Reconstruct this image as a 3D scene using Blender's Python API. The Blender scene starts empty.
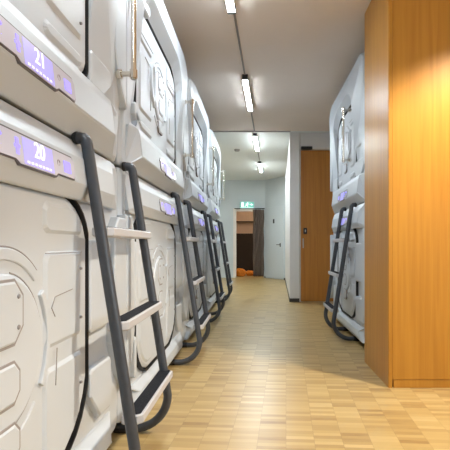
import bpy, bmesh, math, random
from mathutils import Vector, Matrix
random.seed(7)
S = bpy.context.scene
COL = S.collection
PI = math.pi

# ------------------------------------------------------------------ materials
def mat(name, col, rough=0.5, metal=0.0, emit=None, estr=0.0, spec=0.5, coat=0.0):
    m = bpy.data.materials.new(name); m.use_nodes = True
    b = m.node_tree.nodes['Principled BSDF']
    b.inputs['Base Color'].default_value = (*col, 1)
    b.inputs['Roughness'].default_value = rough
    b.inputs['Metallic'].default_value = metal
    b.inputs['Specular IOR Level'].default_value = spec
    b.inputs['Coat Weight'].default_value = coat
    if emit:
        b.inputs['Emission Color'].default_value = (*emit, 1)
        b.inputs['Emission Strength'].default_value = estr
    return m

def nd(m, kind, **kw):
    n = m.node_tree.nodes.new(kind)
    for k, v in kw.items(): setattr(n, k, v)
    return n

def mottled(name, col, rough, amount=0.04, scale=6.0, bump=0.0, **kw):
    m = mat(name, col, rough, **kw)
    nt = m.node_tree; b = nt.nodes['Principled BSDF']
    tc = nd(m, 'ShaderNodeTexCoord'); no = nd(m, 'ShaderNodeTexNoise')
    no.inputs['Scale'].default_value = scale; no.inputs['Detail'].default_value = 4
    nt.links.new(tc.outputs['Object'], no.inputs['Vector'])
    cr = nd(m, 'ShaderNodeValToRGB')
    cr.color_ramp.elements[0].position = 0.3; cr.color_ramp.elements[1].position = 0.7
    cr.color_ramp.elements[0].color = (*[max(0, c*(1-amount)) for c in col], 1)
    cr.color_ramp.elements[1].color = (*[min(1, c*(1+amount)) for c in col], 1)
    nt.links.new(no.outputs['Fac'], cr.inputs['Fac'])
    nt.links.new(cr.outputs['Color'], b.inputs['Base Color'])
    if bump:
        n2 = nd(m, 'ShaderNodeTexNoise'); n2.inputs['Scale'].default_value = scale*25
        nt.links.new(tc.outputs['Object'], n2.inputs['Vector'])
        bp = nd(m, 'ShaderNodeBump'); bp.inputs['Strength'].default_value = bump; bp.inputs['Distance'].default_value = 0.004
        nt.links.new(n2.outputs['Fac'], bp.inputs['Height']); nt.links.new(bp.outputs['Normal'], b.inputs['Normal'])
    return m

def wood(name, c1, c2, rough=0.35, coat=0.0, spec=0.5):
    m = mat(name, c1, rough, coat=coat, spec=spec); nt = m.node_tree; b = nt.nodes['Principled BSDF']
    tc = nd(m, 'ShaderNodeTexCoord'); mp = nd(m, 'ShaderNodeMapping')
    mp.inputs['Scale'].default_value = (30, 30, 1.1)
    nt.links.new(tc.outputs['Object'], mp.inputs['Vector'])
    n1 = nd(m, 'ShaderNodeTexNoise'); n1.inputs['Scale'].default_value = 1.0; n1.inputs['Detail'].default_value = 6; n1.inputs['Distortion'].default_value = 0.6
    nt.links.new(mp.outputs['Vector'], n1.inputs['Vector'])
    mp2 = nd(m, 'ShaderNodeMapping'); mp2.inputs['Scale'].default_value = (3.2, 3.2, 0.35)
    nt.links.new(tc.outputs['Object'], mp2.inputs['Vector'])
    n2 = nd(m, 'ShaderNodeTexNoise'); n2.inputs['Scale'].default_value = 1.3; n2.inputs['Detail'].default_value = 3
    nt.links.new(mp2.outputs['Vector'], n2.inputs['Vector'])
    mx = nd(m, 'ShaderNodeMix', data_type='FLOAT'); mx.inputs['Factor'].default_value = 0.4
    nt.links.new(n1.outputs['Fac'], mx.inputs['A']); nt.links.new(n2.outputs['Fac'], mx.inputs['B'])
    cr = nd(m, 'ShaderNodeValToRGB')
    cr.color_ramp.elements[0].position = 0.36; cr.color_ramp.elements[0].color = (*c2, 1)
    cr.color_ramp.elements[1].position = 0.62; cr.color_ramp.elements[1].color = (*c1, 1)
    nt.links.new(mx.outputs['Result'], cr.inputs['Fac']); nt.links.new(cr.outputs['Color'], b.inputs['Base Color'])
    return m

def parquet(name, ang, L=0.137, W=0.034):
    m = mat(name, (.5, .3, .12), 0.36); nt = m.node_tree; b = nt.nodes['Principled BSDF']; ln = nt.links.new
    tc = nd(m, 'ShaderNodeTexCoord'); mp = nd(m, 'ShaderNodeMapping')
    mp.inputs['Rotation'].default_value = (0, 0, ang)
    ln(tc.outputs['Object'], mp.inputs['Vector'])
    sx = nd(m, 'ShaderNodeSeparateXYZ'); ln(mp.outputs['Vector'], sx.inputs['Vector'])
    def mth(op, a, bb=None, v=None):
        n = nd(m, 'ShaderNodeMath', operation=op)
        ln(a, n.inputs[0])
        if bb is not None: ln(bb, n.inputs[1])
        if v is not None: n.inputs[1].default_value = v
        return n.outputs[0]
    fx = mth('DIVIDE', sx.outputs['X'], v=L); ix = mth('FLOOR', fx)
    wn0 = nd(m, 'ShaderNodeTexWhiteNoise', noise_dimensions='1D'); ln(ix, wn0.inputs['W'])
    off = mth('MULTIPLY', wn0.outputs['Value'], v=1.0)
    fy = mth('ADD', mth('DIVIDE', sx.outputs['Y'], v=W), off); iy = mth('FLOOR', fy)
    cb = nd(m, 'ShaderNodeCombineXYZ'); ln(ix, cb.inputs['X']); ln(iy, cb.inputs['Y'])
    wn = nd(m, 'ShaderNodeTexWhiteNoise', noise_dimensions='2D'); ln(cb.outputs['Vector'], wn.inputs['Vector'])
    # a group of five strips shares part of its tone
    ib = mth('FLOOR', mth('DIVIDE', iy, v=5.0))
    cb2 = nd(m, 'ShaderNodeCombineXYZ'); ln(ix, cb2.inputs['X']); ln(ib, cb2.inputs['Y']); cb2.inputs['Z'].default_value = 3
    wn2 = nd(m, 'ShaderNodeTexWhiteNoise', noise_dimensions='3D'); ln(cb2.outputs['Vector'], wn2.inputs['Vector'])
    mx = nd(m, 'ShaderNodeMix', data_type='FLOAT'); mx.inputs['Factor'].default_value = 0.05
    ln(wn.outputs['Value'], mx.inputs['A']); ln(wn2.outputs['Value'], mx.inputs['B'])
    mpg = nd(m, 'ShaderNodeMapping'); mpg.inputs['Scale'].default_value = (8, 160, 1); ln(mp.outputs['Vector'], mpg.inputs['Vector'])
    gn = nd(m, 'ShaderNodeTexNoise'); gn.inputs['Scale'].default_value = 1; gn.inputs['Detail'].default_value = 3; ln(mpg.outputs['Vector'], gn.inputs['Vector'])
    mx2 = nd(m, 'ShaderNodeMix', data_type='FLOAT'); mx2.inputs['Factor'].default_value = 0.3
    ln(mx.outputs['Result'], mx2.inputs['A']); ln(gn.outputs['Fac'], mx2.inputs['B'])
    cr = nd(m, 'ShaderNodeValToRGB'); e = cr.color_ramp.elements
    e[0].position = 0.12; e[0].color = (.24, .135, .05, 1)
    e[1].position = 0.95; e[1].color = (.62, .465, .225, 1)
    for p, c in ((.2, (.37, .245, .095, 1)), (.5, (.44, .305, .122, 1)), (.78, (.50, .36, .155, 1))):
        x = e.new(p); x.color = c
    ln(mx2.outputs['Result'], cr.inputs['Fac'])
    # thin joints
    frx = mth('FRACT', fx); fry = mth('FRACT', fy)
    ex = mth('MINIMUM', frx, mth('SUBTRACT', mth('ADD', mth('MULTIPLY', frx, v=0.0), v=1.0), frx))
    jx = mth('LESS_THAN', ex, v=0.010); jy = mth('LESS_THAN', fry, v=0.06)
    j = mth('MULTIPLY', mth('MAXIMUM', jx, mth('MULTIPLY', jy, v=0.5)), v=0.3)
    mc = nd(m, 'ShaderNodeMix', data_type='RGBA'); ln(j, mc.inputs['Factor'])
    ln(cr.outputs['Color'], mc.inputs['A']); mc.inputs['B'].default_value = (.16, .09, .04, 1)
    ln(mc.outputs['Result'], b.inputs['Base Color'])
    rn = nd(m, 'ShaderNodeTexNoise'); rn.inputs['Scale'].default_value = 3.0; ln(mp.outputs['Vector'], rn.inputs['Vector'])
    mr = nd(m, 'ShaderNodeMapRange'); mr.inputs['To Min'].default_value = 0.30; mr.inputs['To Max'].default_value = 0.38
    ln(rn.outputs['Fac'], mr.inputs['Value']); ln(mr.outputs['Result'], b.inputs['Roughness'])
    return m

def fabric(name, col):
    return mottled(name, col, 0.9, 0.15, 30.0, bump=0.2)

M = dict(
    pod=mottled('white_abs_plastic', (.575, .618, .672), 0.42, 0.012, 3.0),
    groove=mat('panel_line_grey', (.30, .28, .28), 0.5),
    seal=mat('black_rubber_seal', (.012, .012, .014), 0.6),
    plinth=mottled('plinth_recess_shade', (.03, .026, .024), 0.7),  # shadow of the recess under the pods put into the colour
    screen=mat('display_glass', (.66, .64, .69), 0.15, emit=(.45, .40, 1.0), estr=0.05),
    bezel=mat('display_bezel', (.10, .09, .10), 0.3),
    blue=mat('blue_lit_segment', (.25, .22, .8), 0.3, emit=(.27, .21, 1.0), estr=0.95),
    blue_soft=mat('blue_lit_field', (.50, .48, .78), 0.3, emit=(.27, .22, 1.0), estr=0.36),
    digit=mat('lit_white_digit', (.8, .8, .9), 0.3, emit=(.86, .86, 1.0), estr=.6),
    icon_red=mat('faint_icon', (.35, .3, .33), 0.4),
    chrome=mat('chrome', (.74, .70, .63), 0.10, 1.0),
    rail=mottled('charcoal_powder_coat', (.050, .057, .071), 0.36, 0.08, 40.0),
    step=mat('step_light_grey', (.50, .50, .53), 0.4),
    tread=mottled('black_grip_tread', (.012, .013, .018), 0.9, 0.3, 120.0, bump=0.3, spec=.2),
    cap=mat('black_plastic', (.012, .012, .013), 0.45),
    oak=wood('oak_veneer_orange', (.50, .235, .034), (.40, .172, .022), 0.34, spec=.35),
    oakdoor=wood('oak_door_orange', (.52, .215, .035), (.40, .15, .022), 0.42),
    floor=parquet('oak_strip_parquet', 0.063),
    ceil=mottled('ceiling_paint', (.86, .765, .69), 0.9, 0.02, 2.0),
    ceil_far=mottled('ceiling_cool_light_tint', (.80, .83, .81), 0.9, 0.02, 2.0),  # greener, cooler light past the seam put into the ceiling colour
    wall=mottled('wall_paint_white', (.80, .785, .775), 0.85, 0.02, 2.0),
    wall_far=mottled('wall_cool_light_tint', (.66, .715, .74), 0.85, 0.03, 2.0),  # cool cast of the hall light put into the wall colour
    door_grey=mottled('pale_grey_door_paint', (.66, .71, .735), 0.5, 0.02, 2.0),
    cream=mottled('pale_trim_paint', (.84, .78, .72), 0.6),
    base=mottled('dark_baseboard', (.05, .045, .04), 0.5),
    lampbody=mat('lamp_housing_grey', (.13, .13, .15), 0.4),
    conduit=mat('conduit_grey', (.30, .28, .27), 0.5),
    lamp=mat('lamp_diffuser', (.9, .9, .9), 0.4, emit=(.84, .94, 1.0), estr=86.0),
    lamp_cool=mat('lamp_diffuser_cool', (.9, .9, .9), 0.4, emit=(.88, .98, 1.0), estr=150.0),
    fill_pane=mat('fill_light_pane', (.8, .85, .9), 0.4, emit=(.78, .90, 1.0), estr=4.2),  # glowing pane of the added fill window
    spotglow=mat('downlight_lens', (.9, .9, .9), 0.4, emit=(1.0, .86, .62), estr=8.0),
    green=mat('exit_sign_green', (.2, .6, .5), 0.4, emit=(.35, .80, .72), estr=.25),
    exitwhite=mat('exit_sign_white', (.9, .95, .93), 0.4, emit=(.8, 1.0, .95), estr=.8),
    curtain=fabric('taupe_curtain', (.20, .145, .115)),
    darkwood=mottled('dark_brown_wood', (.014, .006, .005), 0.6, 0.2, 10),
    pink=mottled('pink_beige_paint', (.72, .55, .50), 0.8),
    orangefab=fabric('orange_fabric', (.70, .22, .02)),
    steel=mat('brushed_steel', (.62, .60, .57), 0.3, 1.0),
)

# ------------------------------------------------------------------ builders
def link(name, bm, m, parent=None, smooth=False, bevel=0.0, seg=2, ang=30):
    bmesh.ops.remove_doubles(bm, verts=bm.verts, dist=1e-6)
    bmesh.ops.recalc_face_normals(bm, faces=bm.faces)
    me = bpy.data.meshes.new(name); bm.to_mesh(me); bm.free()
    me.materials.append(m)
    o = bpy.data.objects.new(name, me); COL.objects.link(o)
    if parent: o.parent = parent
    if bevel:
        bv = o.modifiers.new('bevel', 'BEVEL'); bv.width = bevel; bv.segments = seg
        bv.limit_method = 'ANGLE'; bv.angle_limit = math.radians(ang)
        bv.harden_normals = False
    if smooth:
        for p in me.polygons: p.use_smooth = True
        try: me.set_sharp_from_angle(angle=math.radians(35))
        except Exception: pass
    return o

def pieces(name, bm, m, parent=None, **kw):
    """every loose piece of bm becomes an object of its own"""
    bm.verts.ensure_lookup_table(); bm.verts.index_update()
    seen = set(); out = []
    for v0 in bm.verts:
        if v0.index in seen: continue
        st = [v0]; isl = []; seen.add(v0.index)
        while st:
            v = st.pop(); isl.append(v)
            for e in v.link_edges:
                q = e.other_vert(v)
                if q.index not in seen: seen.add(q.index); st.append(q)
        nb = bmesh.new(); mp = {v.index: nb.verts.new(v.co) for v in isl}
        fs = {f for v in isl for f in v.link_faces}
        for f in fs: nb.faces.new([mp[v.index] for v in f.verts])
        out.append(link(name, nb, m, parent, **kw))
    bm.free()
    return out

def box(bm, a, b):
    x0, y0, z0 = a; x1, y1, z1 = b
    v = [bm.verts.new(p) for p in ((x0,y0,z0),(x1,y0,z0),(x1,y1,z0),(x0,y1,z0),(x0,y0,z1),(x1,y0,z1),(x1,y1,z1),(x0,y1,z1))]
    for f in ((0,3,2,1),(4,5,6,7),(0,1,5,4),(1,2,6,5),(2,3,7,6),(3,0,4,7)): bm.faces.new([v[i] for i in f])

def prism(bm, pts, z0, z1):
    a = [bm.verts.new((x, y, z0)) for x, y in pts]; b = [bm.verts.new((x, y, z1)) for x, y in pts]
    n = len(pts); bm.faces.new(a[::-1]); bm.faces.new(b)
    for i in range(n): bm.faces.new((a[i], a[(i+1) % n], b[(i+1) % n], b[i]))

def rings(bm, loops, cap0=False, cap1=False):
    vs = [[bm.verts.new(p) for p in L] for L in loops]
    n = len(vs[0])
    for A, B in zip(vs, vs[1:]):
        for i in range(n): bm.faces.new((A[i], A[(i+1) % n], B[(i+1) % n], B[i]))
    if cap0: bm.faces.new(vs[0][::-1])
    if cap1: bm.faces.new(vs[-1])

def tube(bm, path, r, n=12, caps=True):
    path = [Vector(p) for p in path]; loops = []
    up = None
    for i, p in enumerate(path):
        t = (path[min(i+1, len(path)-1)] - path[max(i-1, 0)]).normalized()
        if up is None:
            up = Vector((0, 1, 0)) if abs(t.y) < .9 else Vector((1, 0, 0))
        s = t.cross(up).normalized(); u2 = s.cross(t).normalized(); up = u2
        loops.append([p + s*math.cos(2*PI*k/n)*r + u2*math.sin(2*PI*k/n)*r for k in range(n)])
    rings(bm, loops, caps, caps)

def empty(name, loc, label, cat, group=None):
    o = bpy.data.objects.new(name, None); COL.objects.link(o)
    o.location = loc; o.empty_display_size = .1
    o['label'] = label; o['category'] = cat
    if group: o['group'] = group
    return o

def tag(o, label, cat, group=None):
    o['label'] = label; o['category'] = cat
    if group: o['group'] = group
    return o

def struct(o): o['kind'] = 'structure'; return o

def copy_tree(o, parent=None):
    c = o.copy(); COL.objects.link(c)
    if parent: c.parent = parent
    for ch in list(o.children): copy_tree(ch, c)
    return c

# ------------------------------------------------------------------ sleeping pod
# local frame: w = out of the front face into the aisle, u = along the row, z = up
def outline(u0, u1, z0, z1, tl, tr, bl, br, n=4, rnd=0.35):
    """Eight-cornered outline, each cut corner drawn with n points bulging by rnd. Starts bottom left, counter-clockwise."""
    out = []
    def corner(p, q, c):
        for k in range(n):
            t = k/(n-1)
            a = Vector(p).lerp(Vector(q), t)
            bz = Vector(p)*(1-t)**2 + Vector(c)*2*t*(1-t) + Vector(q)*t*t
            v = a.lerp(bz, rnd*2 if rnd < .5 else 1)
            out.append((v.x, v.y))
    corner((u0, z0+bl[1]), (u0+bl[0], z0), (u0, z0))
    corner((u1-br[0], z0), (u1, z0+br[1]), (u1, z0))
    corner((u1, z1-tr[1]), (u1-tr[0], z1), (u1, z1))
    corner((u0+tl[0], z1), (u0, z1-tl[1]), (u0, z1))
    return out

LEN = 1.93
class Pod:
    """One kind of pod. sgn=+1: front faces +x (left row), -1: front faces -x (right row)."""
    def __init__(s, upper, sgn, du0=0.25, zs=1.0, tl=(.55, .11), handle=True, hu=1.80, hz=(1.745, 2.215)):
        s.upper, s.sgn, s.du0, s.zs, s.tl, s.handle, s.hu, s.hz = upper, sgn, du0, zs, tl, handle, hu, hz
    def P(s, u, w, z):
        if s.upper: z = (z-1.352)*s.zs
        return Vector((s.sgn*w, u, z))
    def loop(s, ol, w): return [s.P(u, w(u, z) if callable(w) else w, z) for u, z in ol]
    def slab(s, bm, ol, w0, w1, inset):
        cu = sum(p[0] for p in ol)/len(ol); cz = sum(p[1] for p in ol)/len(ol)
        wu = max(abs(p[0]-cu) for p in ol); wz = max(abs(p[1]-cz) for p in ol)
        inn = [(cu+(u-cu)*(1-inset/max(wu, inset*1.5)), cz+(z-cz)*(1-inset/max(wz, inset*1.5))) for u, z in ol]
        rings(bm, [s.loop(ol, w0), s.loop(ol, w1-inset*.6), s.loop(inn, w1)], True, True)
    def rect(s, u0, u1, z0, z1, c=0.02): return outline(u0, u1, z0, z1, (c, c), (c, c), (c, c), (c, c), 3, .35)
    def profile(s, bm, prof, u0, u1, e=0.0):
        """belt: profile (z,w) swept along u; ends pulled in by e"""
        A = [s.P(u0+(e if w > .01 else 0), w, z) for z, w in prof]; B = [s.P(u1-(e if w > .01 else 0), w, z) for z, w in prof]
        a = [bm.verts.new(p) for p in A]; b = [bm.verts.new(p) for p in B]; n = len(a)
        bm.faces.new(a); bm.faces.new(b[::-1])
        for i in range(n): bm.faces.new((a[i], b[i], b[(i+1) % n], a[(i+1) % n]))
    def arc(s, bm, cu, cz, r0, r1, a0, a1, w0, w1, n=20):
        A = []
        for k in range(n+1):
            a = math.radians(a0+(a1-a0)*k/n); c, d = math.cos(a), math.sin(a)
            ri, ro = r0+.004, r1-.004
            A.append([bm.verts.new(s.P(cu+r*c, w, cz+r*d)) for r, w in ((r0, w0), (ri, w1), (ro, w1), (r1, w0))])
        for p, q in zip(A, A[1:]):
            for i in range(3): bm.faces.new((p[i], q[i], q[i+1], p[i+1]))
        bm.faces.new(A[0][::-1]); bm.faces.new(A[-1])
    def disc(s, bm, cu, cz, r, w0, w1, n=40, inset=.012, ru=1.0):
        def c(rr, w): return [s.P(cu+ru*rr*math.cos(2*PI*k/n), w, cz+rr*math.sin(2*PI*k/n)) for k in range(n)]
        rings(bm, [c(r, w0), c(r-inset*.3, w0+(w1-w0)*.7), c(r-inset, w1)], True, True)

    def build(s, name, loc, label, cat, group=None, text=None):
        U = s.upper
        root = empty(name, loc, label, cat, group)
        if U:
            Z0, Z1 = 1.352, 2.61; dz0, dz1 = 1.575, 2.315; cut_d = ((.20, .17), (.20, .17), (.10, .06), (.10, .06))
        else:
            Z0, Z1 = 0.05, 1.342; dz0, dz1 = 0.20, 1.128; cut_d = ((.20, .14), (.20, .14), (.26, .23), (.26, .23))
        du0, du1 = s.du0, 1.46; uc = (du0+du1)/2; zc = (dz0+dz1)/2
        # shell -------------------------------------------------------
        if U: oc = (s.tl, (.22, .12), (.03, .03), (.03, .03))
        else: oc = ((.03, .02), (.03, .02), (.05, .03), (.05, .03))
        so = outline(.012, LEN-.012, Z0, Z1, *oc, n=6, rnd=.3)
        sh = outline(.03, LEN-.03, Z0, Z1+(.015 if U else 0), *oc, n=6, rnd=.3)
        bm = bmesh.new()
        rings(bm, [s.loop(so, -.10), s.loop(sh, -.16), s.loop(sh, -1.20)], False, True)
        link('shell', bm, M['pod'], root, bevel=.012)
        # front frame -------------------------------------------------
        n = 6
        def dol(g, dt=0.0): return outline(du0-g, du1+g, dz0-g, dz1+g+dt, *cut_d, n=n, rnd=.3)
        fr = outline(.012, LEN-.012, Z0, Z1, *oc, n=n, rnd=.3)
        fi = outline(.040, LEN-.040, Z0+.02, Z1-.03, *oc, n=n, rnd=.3)
        zt_ = dz1-.10 if U else 9
        bm = bmesh.new()
        mid = outline(du0-.035, du1+.012, dz0-.02, dz1+(.085 if U else .012), *cut_d, n=n, rnd=.3)
        rings(bm, [s.loop(fr, -.10), s.loop(fr, -.035), s.loop(fi, lambda u, z: .034 if z > zt_ else -.020), s.loop(mid, lambda u, z: .054 if z > zt_ else -.024), s.loop(dol(.007), lambda u, z: -.010 if z > zt_ else -.026), s.loop(dol(.007), -.085)])
        link('front_frame', bm, M['pod'], root, bevel=.006)
        # raised blocks beside the door, with a notch between them
        bm = bmesh.new()
        if U: blocks = ((1.845, 2.20), (1.585, 1.725))
        else: blocks = ((.60, .97), (.23, .455))
        for z0, z1 in blocks:
            low = z0 == min(q[0] for q in blocks)
            c = (.014, .014)
            cr = (.10, .07) if low and U else c
            s.slab(bm, outline(du1+.009, LEN-.205, z0, z1, c, c, (.12, .12) if low and not U else c, cr, 2, 0), -.05, .007, .010)
            if du0 > .2: s.slab(bm, outline(.20 if du0 < .4 else .10, du0-.014, z0, z1, c, c, cr, c, 2, 0), -.05, .007, .010)
        pieces('frame_block', bm, M['pod'], root, bevel=.003)
        # upright rib at the end of the row module
        bm = bmesh.new()
        if U:
            r1 = [(LEN-.19, 2.44), (LEN-.19, 1.85), (LEN-.10, 1.70), (LEN-.012, 1.62), (LEN-.012, 2.44)]
            r0 = [(.012, 2.40), (.012, 1.62), (.10, 1.70), (.17, 1.85), (.17, 2.30), (.12, 2.40)]
        else:
            r1 = [(LEN-.19, 1.02), (LEN-.19, .50), (LEN-.10, .34), (LEN-.012, .26), (LEN-.012, 1.08), (LEN-.13, 1.08)]
            r0 = [(.012, 1.10), (.012, .26), (.10, .34), (.17, .50), (.17, 1.0), (.12, 1.10)]
        s.slab(bm, r1, -.05, .020, .009); s.slab(bm, r0, -.05, .014, .009)
        pieces('upright_rib', bm, M['pod'], root, bevel=.004)
        # roof lip panels
        if U:
            bm = bmesh.new()
            s.slab(bm, outline(.62, 1.50, 2.455, 2.565, (.10, .06), (.06, .08), (.03, .02), (.03, .02), 4, .3), -.02, .044, .012)
            s.slab(bm, outline(.08, .50, 2.30, 2.43, (.16, .07), (.05, .05), (.03, .02), (.03, .02), 4, .3), -.02, .020, .012)
            pieces('top_trim', bm, M['pod'], root, bevel=.004)
        # seal ---------------------------------------------------------
        bm = bmesh.new()
        rings(bm, [s.loop(dol(.0060), -.001), s.loop(dol(.0015), -.002), s.loop(dol(.0015), -.075), s.loop(dol(.0060), -.075), s.loop(dol(.0060), -.001)])
        link('door_seal', bm, M['seal'], root)
        # door ---------------------------------------------------------
        bm = bmesh.new()
        rings(bm, [s.loop(dol(-.007), -.09), s.loop(dol(-.007), -.014), s.loop(dol(-.022), -.004)], True, True)
        W = -.004
        door = link('door', bm, M['pod'], root, bevel=.004)
        # raised pads with soft edges
        bm = bmesh.new()
        h = dz1-dz0
        if U: rows = ((dz0+.02, dz0+.10), (dz0+.125, dz0+.50), (dz0+.525, dz1-.03))
        else: rows = ((dz0+.03, dz0+.37), (dz0+.405, dz0+.745), (dz0+.775, dz1-.025))
        pu = .155
        for k, (z0, z1) in enumerate(rows):
            top, bot = k == 2, k == 0
            c = .03
            ct = (.14, .10) if top else (c, c)
            cb_ = ((.06, .05) if U else (.20, .18)) if bot else (c, c)
            s.slab(bm, outline(uc+.215, du1-.04, z0, z1, (c, c), ct, (c, c), cb_, 4, .3), W-.006, W+.009, .030)
            s.slab(bm, outline(du0+.04, uc-.215, z0, z1, ct, (c, c), cb_, (c, c), 4, .3), W-.006, W+.009, .030)
        pieces('raised_pad', bm, M['pod'], door, bevel=.004, seg=2)
        # round ornament
        bm = bmesh.new()
        k = .80 if U else 1.0
        s.disc(bm, uc, zc, .212*k, W-.004, W+.011, 48, .016)
        link('round_panel', bm, M['pod'], door, bevel=.002, seg=1)
        bm = bmesh.new()
        for a0, a1 in ((46, 134), (226, 314)):
            s.arc(bm, uc, zc, .244*k, .282*k, a0, a1, W-.004, W+.005)
        for a0, a1 in ((-34, 34), (146, 214)):
            s.arc(bm, uc, zc, .238*k, .268*k, a0, a1, W-.004, W+.010)
        pieces('arc_rib', bm, M['pod'], door, bevel=.002, seg=1)
        # dark panel lines around ornament
        bm = bmesh.new()
        def line(pts, r=.0028): tube(bm, [s.P(u, w, z) for u, w, z in pts], r, 6)
        def circ(r, a0, a1, w): return [(uc+r*math.cos(math.radians(a0+(a1-a0)*i/24)), w, zc+r*math.sin(math.radians(a0+(a1-a0)*i/24))) for i in range(25)]
        line(circ(.283*k, 48, 132, W), .0022); line(circ(.215*k, -100, 80, W), .0022); line(circ(.215*k, 100, 260, W), .0022)
        for sg in (1, -1):
            e = du1-.17 if sg > 0 else du0+.17
            zl = zc+.13*k
            line([(e, W+.010, zl), (e-sg*.14, W+.010, zl-.012), (e-sg*.165, W+.010, zl-.045), (e-sg*.14, W+.010, zl-.075)], .0016)
            line([(uc+sg*.31, W+.010, zc-.05), (uc+sg*.30, W+.010, zc-.17)], .0018)
            line([(uc+sg*.23, W+.010, zc+.26*k), (uc+sg*.52, W+.010, zc+.26*k)], .0016)
        pieces('panel_line', bm, M['groove'], door)
        # hub plates
        bm = bmesh.new(); hb = bmesh.new()
        hubs = ((uc, zc+.105*k, .085, .085*k), (uc, zc-.085*k, .068, .055*k), (uc, zc-.245*k, .068, .05*k))
        for hu_, hz_, a, b_ in hubs:
            c = min(a, b_)*.5
            s.slab(bm, outline(hu_-a, hu_+a, hz_-b_, hz_+b_, (c, c), (c, c), (c, c), (c, c), 2, 0), W, W+.016, .008)
            c += .004
            s.slab(hb, outline(hu_-a-.006, hu_+a+.006, hz_-b_-.006, hz_+b_+.006, (c, c), (c, c), (c, c), (c, c), 2, 0), W, W+.0125, .002)
        pieces('hub_plate', bm, M['pod'], door); pieces('hub_line', hb, M['groove'], door)
        bm = bmesh.new()
        for dz in (.06, -.06):
            s.disc(bm, uc+.055, zc+.105*k+dz*.7, .008, W+.008, W+.019, 12, .002)
            s.disc(bm, uc-.055, zc+.105*k+dz*.7, .008, W+.008, W+.019, 12, .002)
        for z in (zc+.2*k, zc+.02, zc-.22*k):
            s.disc(bm, du1-.10, z, .006, W+.01, W+.018, 10, .002)
        pieces('screw', bm, M['groove'], door)
        if U:   # oval grip on the door
            bm = bmesh.new()
            gu = uc-.255
            pts = []
            nn = 32
            def el(a, b_, w): return [s.P(gu+a*math.cos(2*PI*i/nn), w, zc+.02+b_*math.sin(2*PI*i/nn)) for i in range(nn)]
            rings(bm, [el(.062, .125, W), el(.056, .118, W+.024), el(.040, .098, W+.024), el(.032, .088, W+.004), el(.030, .085, W+.004)], False, True)
            link('door_grip', bm, M['pod'], door, smooth=True)
        # belt with display -------------------------------------------
        bm = bmesh.new()
        if U:
            prof = [(1.352, -.10), (1.352, -.022), (1.425, .034), (1.435, .037), (1.522, .026), (1.553, .022), (1.590, .012), (1.590, -.002), (1.575, -.006), (1.57, -.10)]
            pz0, pz1 = 1.440, 1.512
            w_of = lambda z: .037+(z-1.435)/(1.522-1.435)*(-.011)
        else:
            prof = [(1.342, -.10), (1.342, -.026), (1.262, .024), (1.168, .036), (1.158, .033), (1.112, .014), (1.112, -.002), (1.128, -.006), (1.134, -.10)]
            pz0, pz1 = 1.174, 1.244
            w_of = lambda z: .024+(1.262-z)/(1.262-1.168)*.012
        s.profile(bm, prof, .10, LEN-.10, .14)
        link('number_belt', bm, M['pod'], root, bevel=.006, seg=3)
        if not U:   # sill under the door
            bm = bmesh.new()
            s.profile(bm, [(.05, -.10), (.05, .0), (.09, .025), (.15, .020), (.188, -.012), (.188, -.10)], .16, LEN-.16, .10)
            link('door_sill', bm, M['pod'], root, bevel=.006, seg=3)
        pc, ph = .972, .262
        def pol(g, dz):   # display outline, lower edge stepping down in the middle
            a = [(-ph-g, pz0+.012), (-ph-g+.012, pz0-g), (-.125-g, pz0-g), (-.105-g, pz0-dz-g), (.105+g, pz0-dz-g), (.125+g, pz0-g), (ph+g-.012, pz0-g), (ph+g, pz0+.012),
                 (ph+g, pz1-.014), (ph+g-.018, pz1+g), (-ph-g+.018, pz1+g), (-ph-g, pz1-.014)]
            return [(pc+u, z) for u, z in a]
        def surf(ol, lift): return [s.P(u, w_of(z)+lift, z) for u, z in ol]
        bm = bmesh.new(); o1 = pol(.005, .011)
        rings(bm, [surf(o1, -.012), surf(o1, .003)], True, True)
        pan = link('display_panel', bm, M['bezel'], root)
        bm = bmesh.new(); o2 = pol(.0, .010)
        rings(bm, [surf(o2, .0), surf(o2, .005)], True, True)
        link('screen', bm, M['screen'], pan)
        zm = (pz0+pz1)/2
        def quad(bm, u0, u1, z0, z1, lift=.0062):
            o = [(pc+u0, z0), (pc+u1, z0), (pc+u1, z1), (pc+u0, z1)]
            rings(bm, [surf(o, .003), surf(o, lift)], True, True)
        bm = bmesh.new(); quad(bm, -.085, .095, pz0-.006, pz1-.004, .0058); link('lit_field', bm, M['blue_soft'], pan)
        f = s.sgn
        bm = bmesh.new(); quad(bm, .175, .225, zm-.022, zm+.014); link('lit_square', bm, M['blue'], pan)
        bm = bmesh.new(); quad(bm, -.122, -.108, zm-.022, zm+.022); quad(bm, -.13, -.10, zm-.004, zm+.004); link('lit_bar', bm, M['blue'], pan)
        bm = bmesh.new(); s.arc(bm, pc-.205, zm, .012, .024, 40, 320, w_of(zm)+.002, w_of(zm)+.0065, 14); link('lit_ring', bm, M['blue'], pan)
        bm = bmesh.new(); s.arc(bm, pc+.135, zm, .006, .012, 0, 350, w_of(zm)+.002, w_of(zm)+.0062, 12); link('faint_icon', bm, M['icon_red'], pan)
        if text:
            cu = bpy.data.curves.new('t', 'FONT'); cu.body = text; cu.size = .066; cu.extrude = .0012; cu.align_x = 'CENTER'; cu.align_y = 'CENTER'; cu.offset = .0002; cu.shear = .1
            to = bpy.data.objects.new('t', cu); COL.objects.link(to); bpy.context.view_layer.update()
            me = bpy.data.meshes.new_from_object(to.evaluated_get(bpy.context.evaluated_depsgraph_get()))
            bpy.data.objects.remove(to)
            for v in me.vertices:
                x, y, d = v.co
                z = zm+.006+y; v.co = s.P(pc+.006+x, w_of(z)+.0065+d, z)
            me.materials.clear(); me.materials.append(M['digit']); me.name = 'number'
            to = bpy.data.objects.new('number', me); COL.objects.link(to); to.parent = pan
            bm = bmesh.new()
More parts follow.
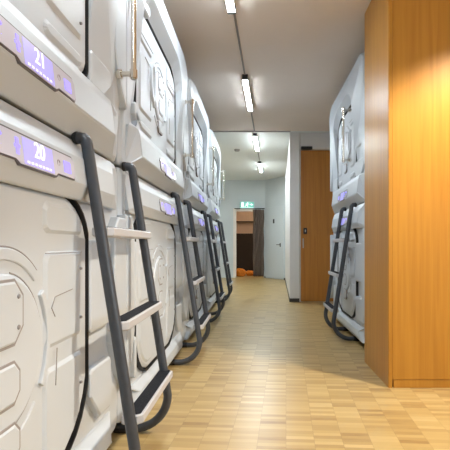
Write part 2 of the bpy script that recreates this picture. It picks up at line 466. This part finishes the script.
            for i in range(7): quad(bm, -.07+i*.022, -.058+i*.022, pz0-.002, pz0+.004, .0068)
            pieces('lit_dot', bm, M['digit'], pan)
        # handle -------------------------------------------------------
        if U and s.handle:
            hu, (z0, z1) = s.hu, s.hz
            hd = empty_part('grab_handle', root)
            bm = bmesh.new(); tube(bm, [s.P(hu, .086, z0-.025), s.P(hu, .086, z1+.025)], .0125, 16)
            link('bar', bm, M['chrome'], hd, smooth=True)
            for z in (z0, z1):
                bm = bmesh.new()
                tube(bm, [s.P(hu, .0, z), s.P(hu, .092, z)], .0125, 14)
                tube(bm, [s.P(hu, .012, z), s.P(hu, .030, z)], .022, 16)
                tube(bm, [s.P(hu, .086, z-.019), s.P(hu, .086, z+.019)], .018, 16)
                link('bracket', bm, M['chrome'], hd, smooth=True)
        # plinth -------------------------------------------------------
        if not U:
            bm = bmesh.new()
            a, b = s.P(.10, -1.15, 0), s.P(LEN-.10, -.16, .052)
            box(bm, (min(a.x, b.x), a.y, 0), (max(a.x, b.x), b.y, .052))
            link('plinth', bm, M['plinth'], root)
            for u in (.28, LEN-.28):
                bm = bmesh.new(); tube(bm, [s.P(u, -.09, 0), s.P(u, -.09, .012)], .032, 14); tube(bm, [s.P(u, -.09, .01), s.P(u, -.09, .056)], .014, 10)
                link('foot', bm, M['cap'], root)
        return root

def empty_part(name, parent):
    bm = bmesh.new(); o = bpy.data.objects.new(name, None); bm.free()
    COL.objects.link(o); o.parent = parent; return o

XL, XR = -.66, .965
GP = 'white sleeping pods'
ROWS = ['nearest the camera', 'second from the camera', 'third from the camera', 'farthest from the camera']
Y0 = [.34+LEN*k for k in range(4)]
upA = Pod(True, 1).build('sleeping_pod', (XL, Y0[0], 1.352), 'upper white sleeping pod nearest the camera at left, blue display reading 21', 'sleeping pod', 'white sleeping pods along the left', '21')
loA = Pod(False, 1).build('sleeping_pod', (XL, Y0[0], 0), 'lower white sleeping pod nearest the camera at left, blue display reading 20', 'sleeping pod', 'white sleeping pods along the left', '20')
upB = Pod(True, 1).build('sleeping_pod', (XL, Y0[1], 1.352), 'upper white sleeping pod second from the camera in the left row', 'sleeping pod', 'white sleeping pods along the left')
loB = Pod(False, 1).build('sleeping_pod', (XL, Y0[1], 0), 'lower white sleeping pod second from the camera in the left row', 'sleeping pod', 'white sleeping pods along the left')
for k in (2, 3):
    a = copy_tree(upB); a.location = (XL, Y0[k], 1.352); a['label'] = 'upper white sleeping pod %s in the left row' % ROWS[k]
    b = copy_tree(loB); b.location = (XL, Y0[k], 0); b['label'] = 'lower white sleeping pod %s in the left row' % ROWS[k]
YR = 5.97-LEN
Pod(True, -1, du0=.46, zs=1.08, tl=(.10, .05), hu=.64, hz=(1.78, 2.25)).build('sleeping_pod', (XR, YR, 1.352), 'upper white sleeping pod on the right, half hidden behind the wooden cabinet', 'sleeping pod')
Pod(False, -1, du0=.46).build('sleeping_pod', (XR, YR, 0), 'lower white sleeping pod on the right, half hidden behind the wooden cabinet', 'sleeping pod')

# ------------------------------------------------------------------ ladders
def ladder(loc, sgn, width, label, group=None):
    root = empty('ladder', loc, label, 'ladder', group)   # origin on the floor under the hook line
    def P(w, u, z): return Vector((sgn*w, u, z))
    zt, wt = 1.347, .026
    wz = lambda z: wt+(zt-z)*.157
    R = .165
    for u in (0, width):
        pts = [(-.020, zt), (-.01, zt), (wt-.02, zt)]
        for k in range(1, 5):
            t = k/4; pts.append((wt-.02+.024*math.sin(t*PI/2), zt-.024*(1-math.cos(t*PI/2))))
        zb = R+.024
        for k in range(1, 9): z = zt-.03-(zt-.03-zb)*k/8; pts.append((wz(z), z))
        cx = wz(zb)-R
        for k in range(1, 11):
            a = PI/2*k/10; pts.append((cx+R*math.cos(a), zb-R*math.sin(a)))
        pts += [(cx-.05, .024), (-.10, .024)]
        bm = bmesh.new(); tube(bm, [P(w, u, z) for w, z in pts], .0215, 16)
        r = link('rail', bm, M['rail'], root, smooth=True)
        bm = bmesh.new(); tube(bm, [P(-.06, u, .024), P(.012, u, .024)], .0238, 14)
        link('foot_sleeve', bm, M['cap'], r)
        bm = bmesh.new(); tube(bm, [P(-.018, u, zt), P(-.004, u, zt)], .0235, 14)
        link('hook_sleeve', bm, M['cap'], r)
    for z in (1.0, .648, .300):
        c = wz(z); d0, d1 = c-.034, c+.044
        def so(g, e=0): return [(d0+g, .004+g), (d1-.02-g*.4, .004+g), (d1-g, .022+g*.4), (d1-g, width-.008-g*.4), (d1-.02-g*.4, width+.012-g), (d0+g, width+.012-g)]
        bm = bmesh.new()
        rings(bm, [[P(w, u, z-.020) for w, u in so(.006)], [P(w, u, z-.014) for w, u in so(0)], [P(w, u, z+.012) for w, u in so(0)], [P(w, u, z+.016) for w, u in so(.004)]], True, True)
        st = link('step', bm, M['step'], root)
        bm = bmesh.new()
        rings(bm, [[P(w, u, z+.010) for w, u in so(.011)], [P(w, u, z+.0185) for w, u in so(.011)]], True, True)
        link('tread', bm, M['tread'], st)
    return root
lad = ladder((XL, Y0[0]+1.365, 0), 1, .625, 'dark grey ladder nearest the camera, leaning on the first left pods', 'ladders on the left row')
for k in (1, 2, 3):
    c = copy_tree(lad); c.location = (XL, Y0[k]+1.365+(.05 if k == 3 else 0), 0)
    c['label'] = ['', 'dark grey ladder second from the camera along the left row', 'dark grey ladder third from the camera along the left row', 'dark grey ladder farthest from the camera, end of the left row'][k]
ladder((XR, YR+.51, 0), -1, .53, 'dark grey ladder on the right pods beside the wooden cabinet')

# ------------------------------------------------------------------ room shell
H = 2.83
YB, YM, YF, YE = -4.0, 7.60, 13.35, 17.3
def slab(name, a, b, m, bevel=0): 
    bm = bmesh.new(); box(bm, a, b); return struct(link(name, bm, m, None, bevel=bevel))
slab('floor', (-2.1, YB, -.1), (5.2, YE, 0), M['floor'])
slab('ceiling', (-2.1, YB, H), (5.2, YM, H+.1), M['ceil'])
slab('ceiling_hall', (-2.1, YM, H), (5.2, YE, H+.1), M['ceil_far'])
slab('trim_1', (-2.0, YM-.02, H-.012), (.55, YM+.02, H), M['conduit'])
slab('wall_left', (-2.1, YB, 0), (-1.93, YE, H), M['wall'])
slab('wall_behind', (-2.1, YB-.1, 0), (5.2, YB, H), M['wall'])
WY0, WY1, WZ0, WZ1 = -2.6, 1.6, .85, 2.45
slab('wall_right_near', (5.1, YB, 0), (5.2, 3.8, WZ0), M['wall'])
slab('wall_right_lintel', (5.1, YB, WZ1), (5.2, 3.8, H), M['wall'])
slab('wall_right_back', (5.1, YB, WZ0), (5.2, WY0, WZ1), M['wall'])
slab('wall_right_front', (5.1, WY1, WZ0), (5.2, 3.8, WZ1), M['wall'])
w1 = slab('fill_window', (5.15, WY0, WZ0), (5.16, WY1, WZ1), M['fill_pane'])  # unseen window, added as fill light for the pod fronts
for i in range(4):
    y = WY0+(WY1-WY0-.05)*i/3
    bm = bmesh.new(); box(bm, (5.11, y, WZ0), (5.19, y+.05, WZ1)); link('fill_window_mullion', bm, M['step'], w1)
for z in (WZ0, WZ1-.05):
    bm = bmesh.new(); box(bm, (5.11, WY0, z), (5.19, WY1, z+.05)); link('fill_window_rail', bm, M['step'], w1)
slab('wall_right_middle', (2.25, 3.75, 0), (5.2, 3.85, H), M['wall'])
slab('wall_right', (2.22, 3.85, 0), (2.32, 7.75, H), M['wall'])
# pier and hall wall: one prism, its hall side slightly off the axis
bm = bmesh.new(); prism(bm, [(.548, 7.67), (.705, 7.67), (.90, 7.9), (.98, 12.5), (.765, 12.52)], 0, H)
struct(link('wall_pier', bm, M['wall']))
bm = bmesh.new(); prism(bm, [(.541, 7.662), (.705, 7.662), (.705, 7.668), (.549, 7.668), (.766, 12.50), (.757, 12.50)], 0, .06)
struct(link('baseboard_pier', bm, M['base']))
# wall with the tall wooden door
slab('wall_back', (.705, 7.70, 2.555), (2.3, 7.82, H), M['wall'])
slab('wall_back_side', (1.52, 7.70, 0), (2.3, 7.82, 2.555), M['wall'])
d1 = slab('door_1', (.712, 7.705, .008), (1.515, 7.76, 2.535), M['oakdoor'])
bm = bmesh.new(); box(bm, (.775, 7.66, 1.135), (.835, 7.705, 1.235)); lk = link('lock_box', bm, M['cap'], d1, bevel=.006)
bm = bmesh.new(); box(bm, (.797, 7.655, 1.165), (.813, 7.66, 1.205)); link('lock_light', bm, M['steel'], lk)
bm = bmesh.new(); tube(bm, [(.770, 7.665, .90), (.770, 7.665, 1.06)], .010, 10); tube(bm, [(.770, 7.705, .93), (.770, 7.665, .93)], .007, 8); tube(bm, [(.770, 7.705, 1.03), (.770, 7.665, 1.03)], .007, 8)
link('door_handle', bm, M['steel'], d1, smooth=True)
bm = bmesh.new(); box(bm, (.735, 7.64, 2.545), (.92, 7.70, 2.59)); link('door_closer', bm, M['cap'], d1, bevel=.005)
slab('trim_2', (.92, 7.675, 2.545), (1.52, 7.705, 2.575), M['cream'])

# far wall with the curtained opening
ox0, ox1, oz = -.615, .19, 1.945
slab('wall_far_left', (-1.95, YF, 0), (ox0, YF+.12, H), M['wall_far'])
slab('wall_far_right', (ox1, YF, 0), (1.0, YF+.12, H), M['wall_far'])
slab('wall_far_top', (ox0, YF, oz), (ox1, YF+.12, H), M['wall_far'])
bm = bmesh.new()
box(bm, (ox0-.075, YF-.025, 0), (ox0+.01, YF+.13, oz+.02)); box(bm, (ox0-.075, YF-.025, oz-.012), (-.09, YF+.13, oz+.07))
struct(link('trim_3', bm, M['cream']))
# slanting wall with the pale door
A, B = Vector((.235, 13.36)), Vector((.768, 12.50)); dv = (B-A).normalized(); nv = Vector((dv.y, -dv.x))
bm = bmesh.new(); q = [A, B, B-nv*.0+Vector((.18, .12)), A+Vector((.18, .12))]
prism(bm, [(p.x, p.y) for p in q], 0, H); struct(link('wall_slanted', bm, M['wall_far']))
def onw(t, out, z): p = A+dv*t+(-nv if nv.y > 0 else nv)*out; return (p.x, p.y, z)
def plate(bm, t0, t1, o0, o1, z0, z1):
    c = [onw(t0, o0, z0), onw(t1, o0, z0), onw(t1, o1, z0), onw(t0, o1, z0)]
    rings(bm, [[Vector(p) for p in c], [Vector((p[0], p[1], z1)) for p in c]], True, True)
bm = bmesh.new(); plate(bm, .06, .97, 0, .03, .01, 2.02); d2 = struct(link('door_2', bm, M['door_grey'], bevel=.004))
bm = bmesh.new(); plate(bm, .80, .84, .03, .04, .90, 1.0); tube(bm, [Vector(onw(.82, .035, .96)), Vector(onw(.82, .075, .96)), Vector(onw(.70, .075, .96))], .010, 8); link('door_handle', bm, M['cap'], d2)
bm = bmesh.new(); plate(bm, .46, .53, .03, .036, 1.56, 1.68); link('door_plate', bm, M['cap'], d2)
bm = bmesh.new(); plate(bm, -.02, .06, 0, .02, 0, .05); plate(bm, .97, 1.01, 0, .02, 0, .05); struct(link('baseboard_slanted', bm, M['base']))
# room behind the opening
slab('wall_end', (-2.1, YE, 0), (2.0, YE+.1, H), M['pink'])
slab('wall_end_right', (1.9, YF+.12, 0), (2.0, YE, H), M['wall'])
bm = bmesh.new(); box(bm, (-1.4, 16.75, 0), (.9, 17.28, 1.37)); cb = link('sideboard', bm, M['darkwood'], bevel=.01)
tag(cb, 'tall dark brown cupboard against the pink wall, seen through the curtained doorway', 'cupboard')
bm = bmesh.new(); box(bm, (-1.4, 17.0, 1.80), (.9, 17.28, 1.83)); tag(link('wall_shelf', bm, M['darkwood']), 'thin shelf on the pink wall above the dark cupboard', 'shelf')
def cushion(loc, s, rot, label):
    bm = bmesh.new(); bmesh.ops.create_icosphere(bm, subdivisions=4, radius=1)
    rr = random.Random(label)
    for v in bm.verts:
        x, y, z = v.co; f = 1+.10*math.sin(5*x+3*y+rr.random()*.3)*math.cos(4*z+2*x)
        v.co = (math.copysign(abs(x)**.7, x)*s[0]*f, math.copysign(abs(y)**.7, y)*s[1]*f, (z*f+.85)*s[2])
    for v in bm.verts: v.co.z = max(0, v.co.z)
    o = link('cushion', bm, M['orangefab'], smooth=True); o.location = loc; o.rotation_euler = (0, 0, rot)
    tag(o, label, 'cushion', 'orange cushions on the floor')
cushion((-.50, 13.95, 0), (.15, .16, .13), .3, 'round orange cushion on the floor behind the doorway, by the frame')
cushion((-.21, 14.3, 0), (.14, .16, .085), -.2, 'flat orange cushion on the floor behind the doorway, by the curtain')

# curtain
bm = bmesh.new(); nx, nz = 90, 24; g = []
for j in range(nz+1):
    z = .05+(1.97-.05)*j/nz; row = []
    for i in range(nx+1):
        t = i/nx; x = -.115+.315*t+.008*math.sin(j*.7+i*.2)
        y = 13.245+.048*math.sin(t*2*PI*5.5+.25*math.sin(j*.4))+.01*math.sin(t*21+j*.15)*(1-j/nz)
        row.append(bm.verts.new((x, y, z)))
    g.append(row)
for j in range(nz):
    for i in range(nx): bm.faces.new((g[j][i], g[j][i+1], g[j+1][i+1], g[j+1][i]))
cr = empty('curtain', (.04, 13.26, 0), 'brown pleated curtain drawn to the right of the far doorway', 'curtain')
cu = link('cloth', bm, M['curtain'], None, smooth=True)
sd = cu.modifiers.new('solid', 'SOLIDIFY'); sd.thickness = .006
for v in cu.data.vertices: v.co -= Vector((.04, 13.26, 0))
cu.parent = cr
bm = bmesh.new(); tube(bm, [Vector((-.69, 0, 2.0)), Vector((.18, 0, 2.0))], .012, 10)
for x in (-.66, .16): tube(bm, [Vector((x, 0, 2.0)), Vector((x, .10, 2.0))], .008, 8)
link('curtain_rod', bm, M['cap'], cr)

# exit sign: green lit box with a running figure, an arrow and a door
es = empty('exit_sign', (-.29, YF-.03, 2.03), 'lit green emergency exit sign above the far doorway', 'exit sign')
bm = bmesh.new(); box(bm, (-.20, -.03, 0), (.20, .03, .17)); link('housing', bm, M['green'], es, bevel=.006)
bm = bmesh.new()
def flat(pts):
    a = [Vector((x, -.0305, z)) for x, z in pts]; b = [Vector((x, -.034, z)) for x, z in pts]; rings(bm, [a, b], True, True)
flat([(-.165, .02), (-.095, .02), (-.095, .15), (-.165, .15)])                                   # door leaf
flat([(.015+.017*math.cos(a*PI/6), .137+.017*math.sin(a*PI/6)) for a in range(12)])              # head
flat([(-.005, .118), (.03, .112), (.012, .065), (-.022, .07)])                                   # torso
flat([(-.022, .072), (.0, .066), (-.035, .045), (-.055, .018), (-.075, .022), (-.05, .055)])     # leg
flat([(-.005, .068), (.014, .066), (.032, .045), (.03, .012), (.012, .012), (.012, .042)])       # leg
flat([(-.005, .118), (.0, .105), (-.04, .092), (-.045, .103)]); flat([(.03, .112), (.055, .085), (.064, .092), (.04, .12)])
flat([(.085, .075), (.125, .075), (.125, .055), (.172, .088), (.125, .121), (.125, .101), (.085, .101)])  # arrow
link('pictogram', bm, M['exitwhite'], es)
bm = bmesh.new(); box(bm, (-.19, -.028, -.008), (.19, .028, -.001)); link('lower_lens', bm, M['exitwhite'], es)

# ------------------------------------------------------------------ oak cabinet at the right
tc_ = empty('tall_cabinet', (1.6, 3.056, 0), 'tall orange oak cabinet reaching the ceiling at the right edge', 'cabinet')
def part(name, a, b, m, parent, off, bevel=.002):
    bm = bmesh.new(); box(bm, [a[i]-off[i] for i in range(3)], [b[i]-off[i] for i in range(3)]); return link(name, bm, m, parent, bevel=bevel)
co = (1.6, 3.056, 0)
part('side_panel', (.874, 3.062, .0), (.899, 3.74, H-.003), M['oak'], tc_, co)
part('front_panel', (.8995, 3.056, .055), (2.45, 3.082, H-.003), M['oak'], tc_, co)
part('base_board', (.908, 3.058, 0), (2.45, 3.082, .0525), M['oak'], tc_, co)
part('carcass', (.90, 3.083, .0), (2.45, 3.735, H-.004), M['cap'], tc_, co)
bm = bmesh.new(); box(bm, (.8760-1.6, 0, 0), (.8985-1.6, .005, H-.003)); link('edge_strip', bm, M['oak'], tc_)

# ------------------------------------------------------------------ lamps and ceiling fittings
LD = math.atan(.037)
def lamp(y0, x0, label, m, L=1.23):
    r = empty('tube_lamp', (x0, y0, H), label, 'ceiling lamp', 'tube lamps in a line on the ceiling'); r.rotation_euler = (0, 0, -LD)
    bm = bmesh.new(); box(bm, (-.03, 0, -.050), (.03, L, 0)); link('housing', bm, M['lampbody'], r, bevel=.003)
    for y in (0, L-.03):
        bm = bmesh.new(); box(bm, (-.033, y, -.056), (.033, y+.03, -.0005)); link('end_cap', bm, M['lampbody'], r, bevel=.004)
    bm = bmesh.new()
    prof = [(-.027, -.0505), (-.027, -.053), (.027, -.053), (.027, -.0505)]
    rings(bm, [[Vector((x, .031, z)) for x, z in prof], [Vector((x, L-.031, z)) for x, z in prof]], True, True)
    link('diffuser', bm, m, r)
xl = lambda y: -.134+(y-5.06)*.037
lamp(2.41, xl(2.41)-.012, 'lit tube lamp nearest the camera, cut by the top edge', M['lamp'])
lamp(5.06, xl(5.06), 'lit tube lamp second from the camera with dark end cap', M['lamp'])
lamp(7.72, xl(7.72), 'lit tube lamp just beyond the ceiling seam', M['lamp_cool'])
lamp(10.33, xl(10.33), 'lit tube lamp farthest away near the back wall', M['lamp_cool'])
lamp(-.24, xl(-.24), 'lit tube lamp on the ceiling right above the camera', M['lamp'])
lamp(-2.9, xl(-2.9), 'lit tube lamp on the ceiling behind the camera', M['lamp'])
for y0, y1, lb in ((3.65, 5.05, 'thin grey cable conduit on the ceiling between the two nearest tube lamps'), (6.30, 7.575, 'thin grey cable conduit on the ceiling, just before the ceiling seam'), (8.96, 10.32, 'thin grey cable conduit between the two farthest tube lamps')):
    bm = bmesh.new(); box(bm, (-.009, 0, -.012), (.009, y1-y0, 0)); o = link('cable_conduit', bm, M['conduit'], bevel=.003)
    o.location = (xl(y0), y0, H-.0005); o.rotation_euler = (0, 0, -LD); tag(o, lb, 'conduit', 'cable conduits on the ceiling')
bm = bmesh.new()
rings(bm, [[Vector((r*math.cos(2*PI*k/24), r*math.sin(2*PI*k/24), z)) for k in range(24)] for r, z in ((.055, 0), (.055, -.02), (.04, -.038), (.02, -.042))], True, True)
o = link('smoke_detector', bm, M['conduit'], smooth=True); o.location = (-.395, 9.05, H); tag(o, 'small round smoke detector on the far ceiling', 'smoke detector')
# warm downlight over the open area in front of the cabinet
DX, DY = 1.70, 2.23
dl = empty('downlight', (DX, DY, H), 'warm round ceiling downlight in front of the oak cabinet', 'ceiling lamp')
bm = bmesh.new(); rings(bm, [[Vector((r*math.cos(2*PI*k/28), r*math.sin(2*PI*k/28), z)) for k in range(28)] for r, z in ((.06, 0), (.06, -.07), (.05, -.07), (.045, -.03))], True, False)
link('ring', bm, M['step'], dl)
bm = bmesh.new(); rings(bm, [[Vector((.044*math.cos(2*PI*k/28), .044*math.sin(2*PI*k/28), z)) for k in range(28)] for z in (-.028, -.034)], True, True)
link('lens', bm, M['spotglow'], dl)
def spot(name, loc, power, col, ang, blend, rad):
    l = bpy.data.lights.new(name, 'SPOT'); l.energy = power; l.color = col; l.spot_size = math.radians(ang); l.spot_blend = blend; l.shadow_soft_size = rad
    o = bpy.data.objects.new(name, l); COL.objects.link(o); o.location = loc; return o
spot('downlight_beam', (DX, DY, H-.08), 350, (1.0, .89, .72), 124, .38, .06)
# warm lamp in the room behind the curtain
l = bpy.data.lights.new('back_room_lamp', 'POINT'); l.energy = 42; l.color = (1.0, .72, .42); l.shadow_soft_size = .12
o = bpy.data.objects.new('back_room_lamp', l); COL.objects.link(o); o.location = (.9, 15.0, 2.4)

w = bpy.data.worlds.new('world'); S.world = w; w.use_nodes = True
w.node_tree.nodes['Background'].inputs['Color'].default_value = (.6, .65, .7, 1); w.node_tree.nodes['Background'].inputs['Strength'].default_value = .3

# ------------------------------------------------------------------ camera
cam = bpy.data.cameras.new('camera'); co_ = bpy.data.objects.new('camera', cam); COL.objects.link(co_)
co_.location = (0, 0, .95); co_.rotation_euler = (PI/2, 0, 0)
cam.sensor_width = 36; cam.lens = 460/450*36
cam.shift_x = -(257-225)/450; cam.shift_y = (245-225)/450; cam.clip_start = .02
S.camera = co_
S.view_settings.view_transform = 'Standard'; S.view_settings.look = 'None'
S.view_settings.exposure = 0.30; S.view_settings.gamma = 1; S.view_settings.use_curve_mapping = False
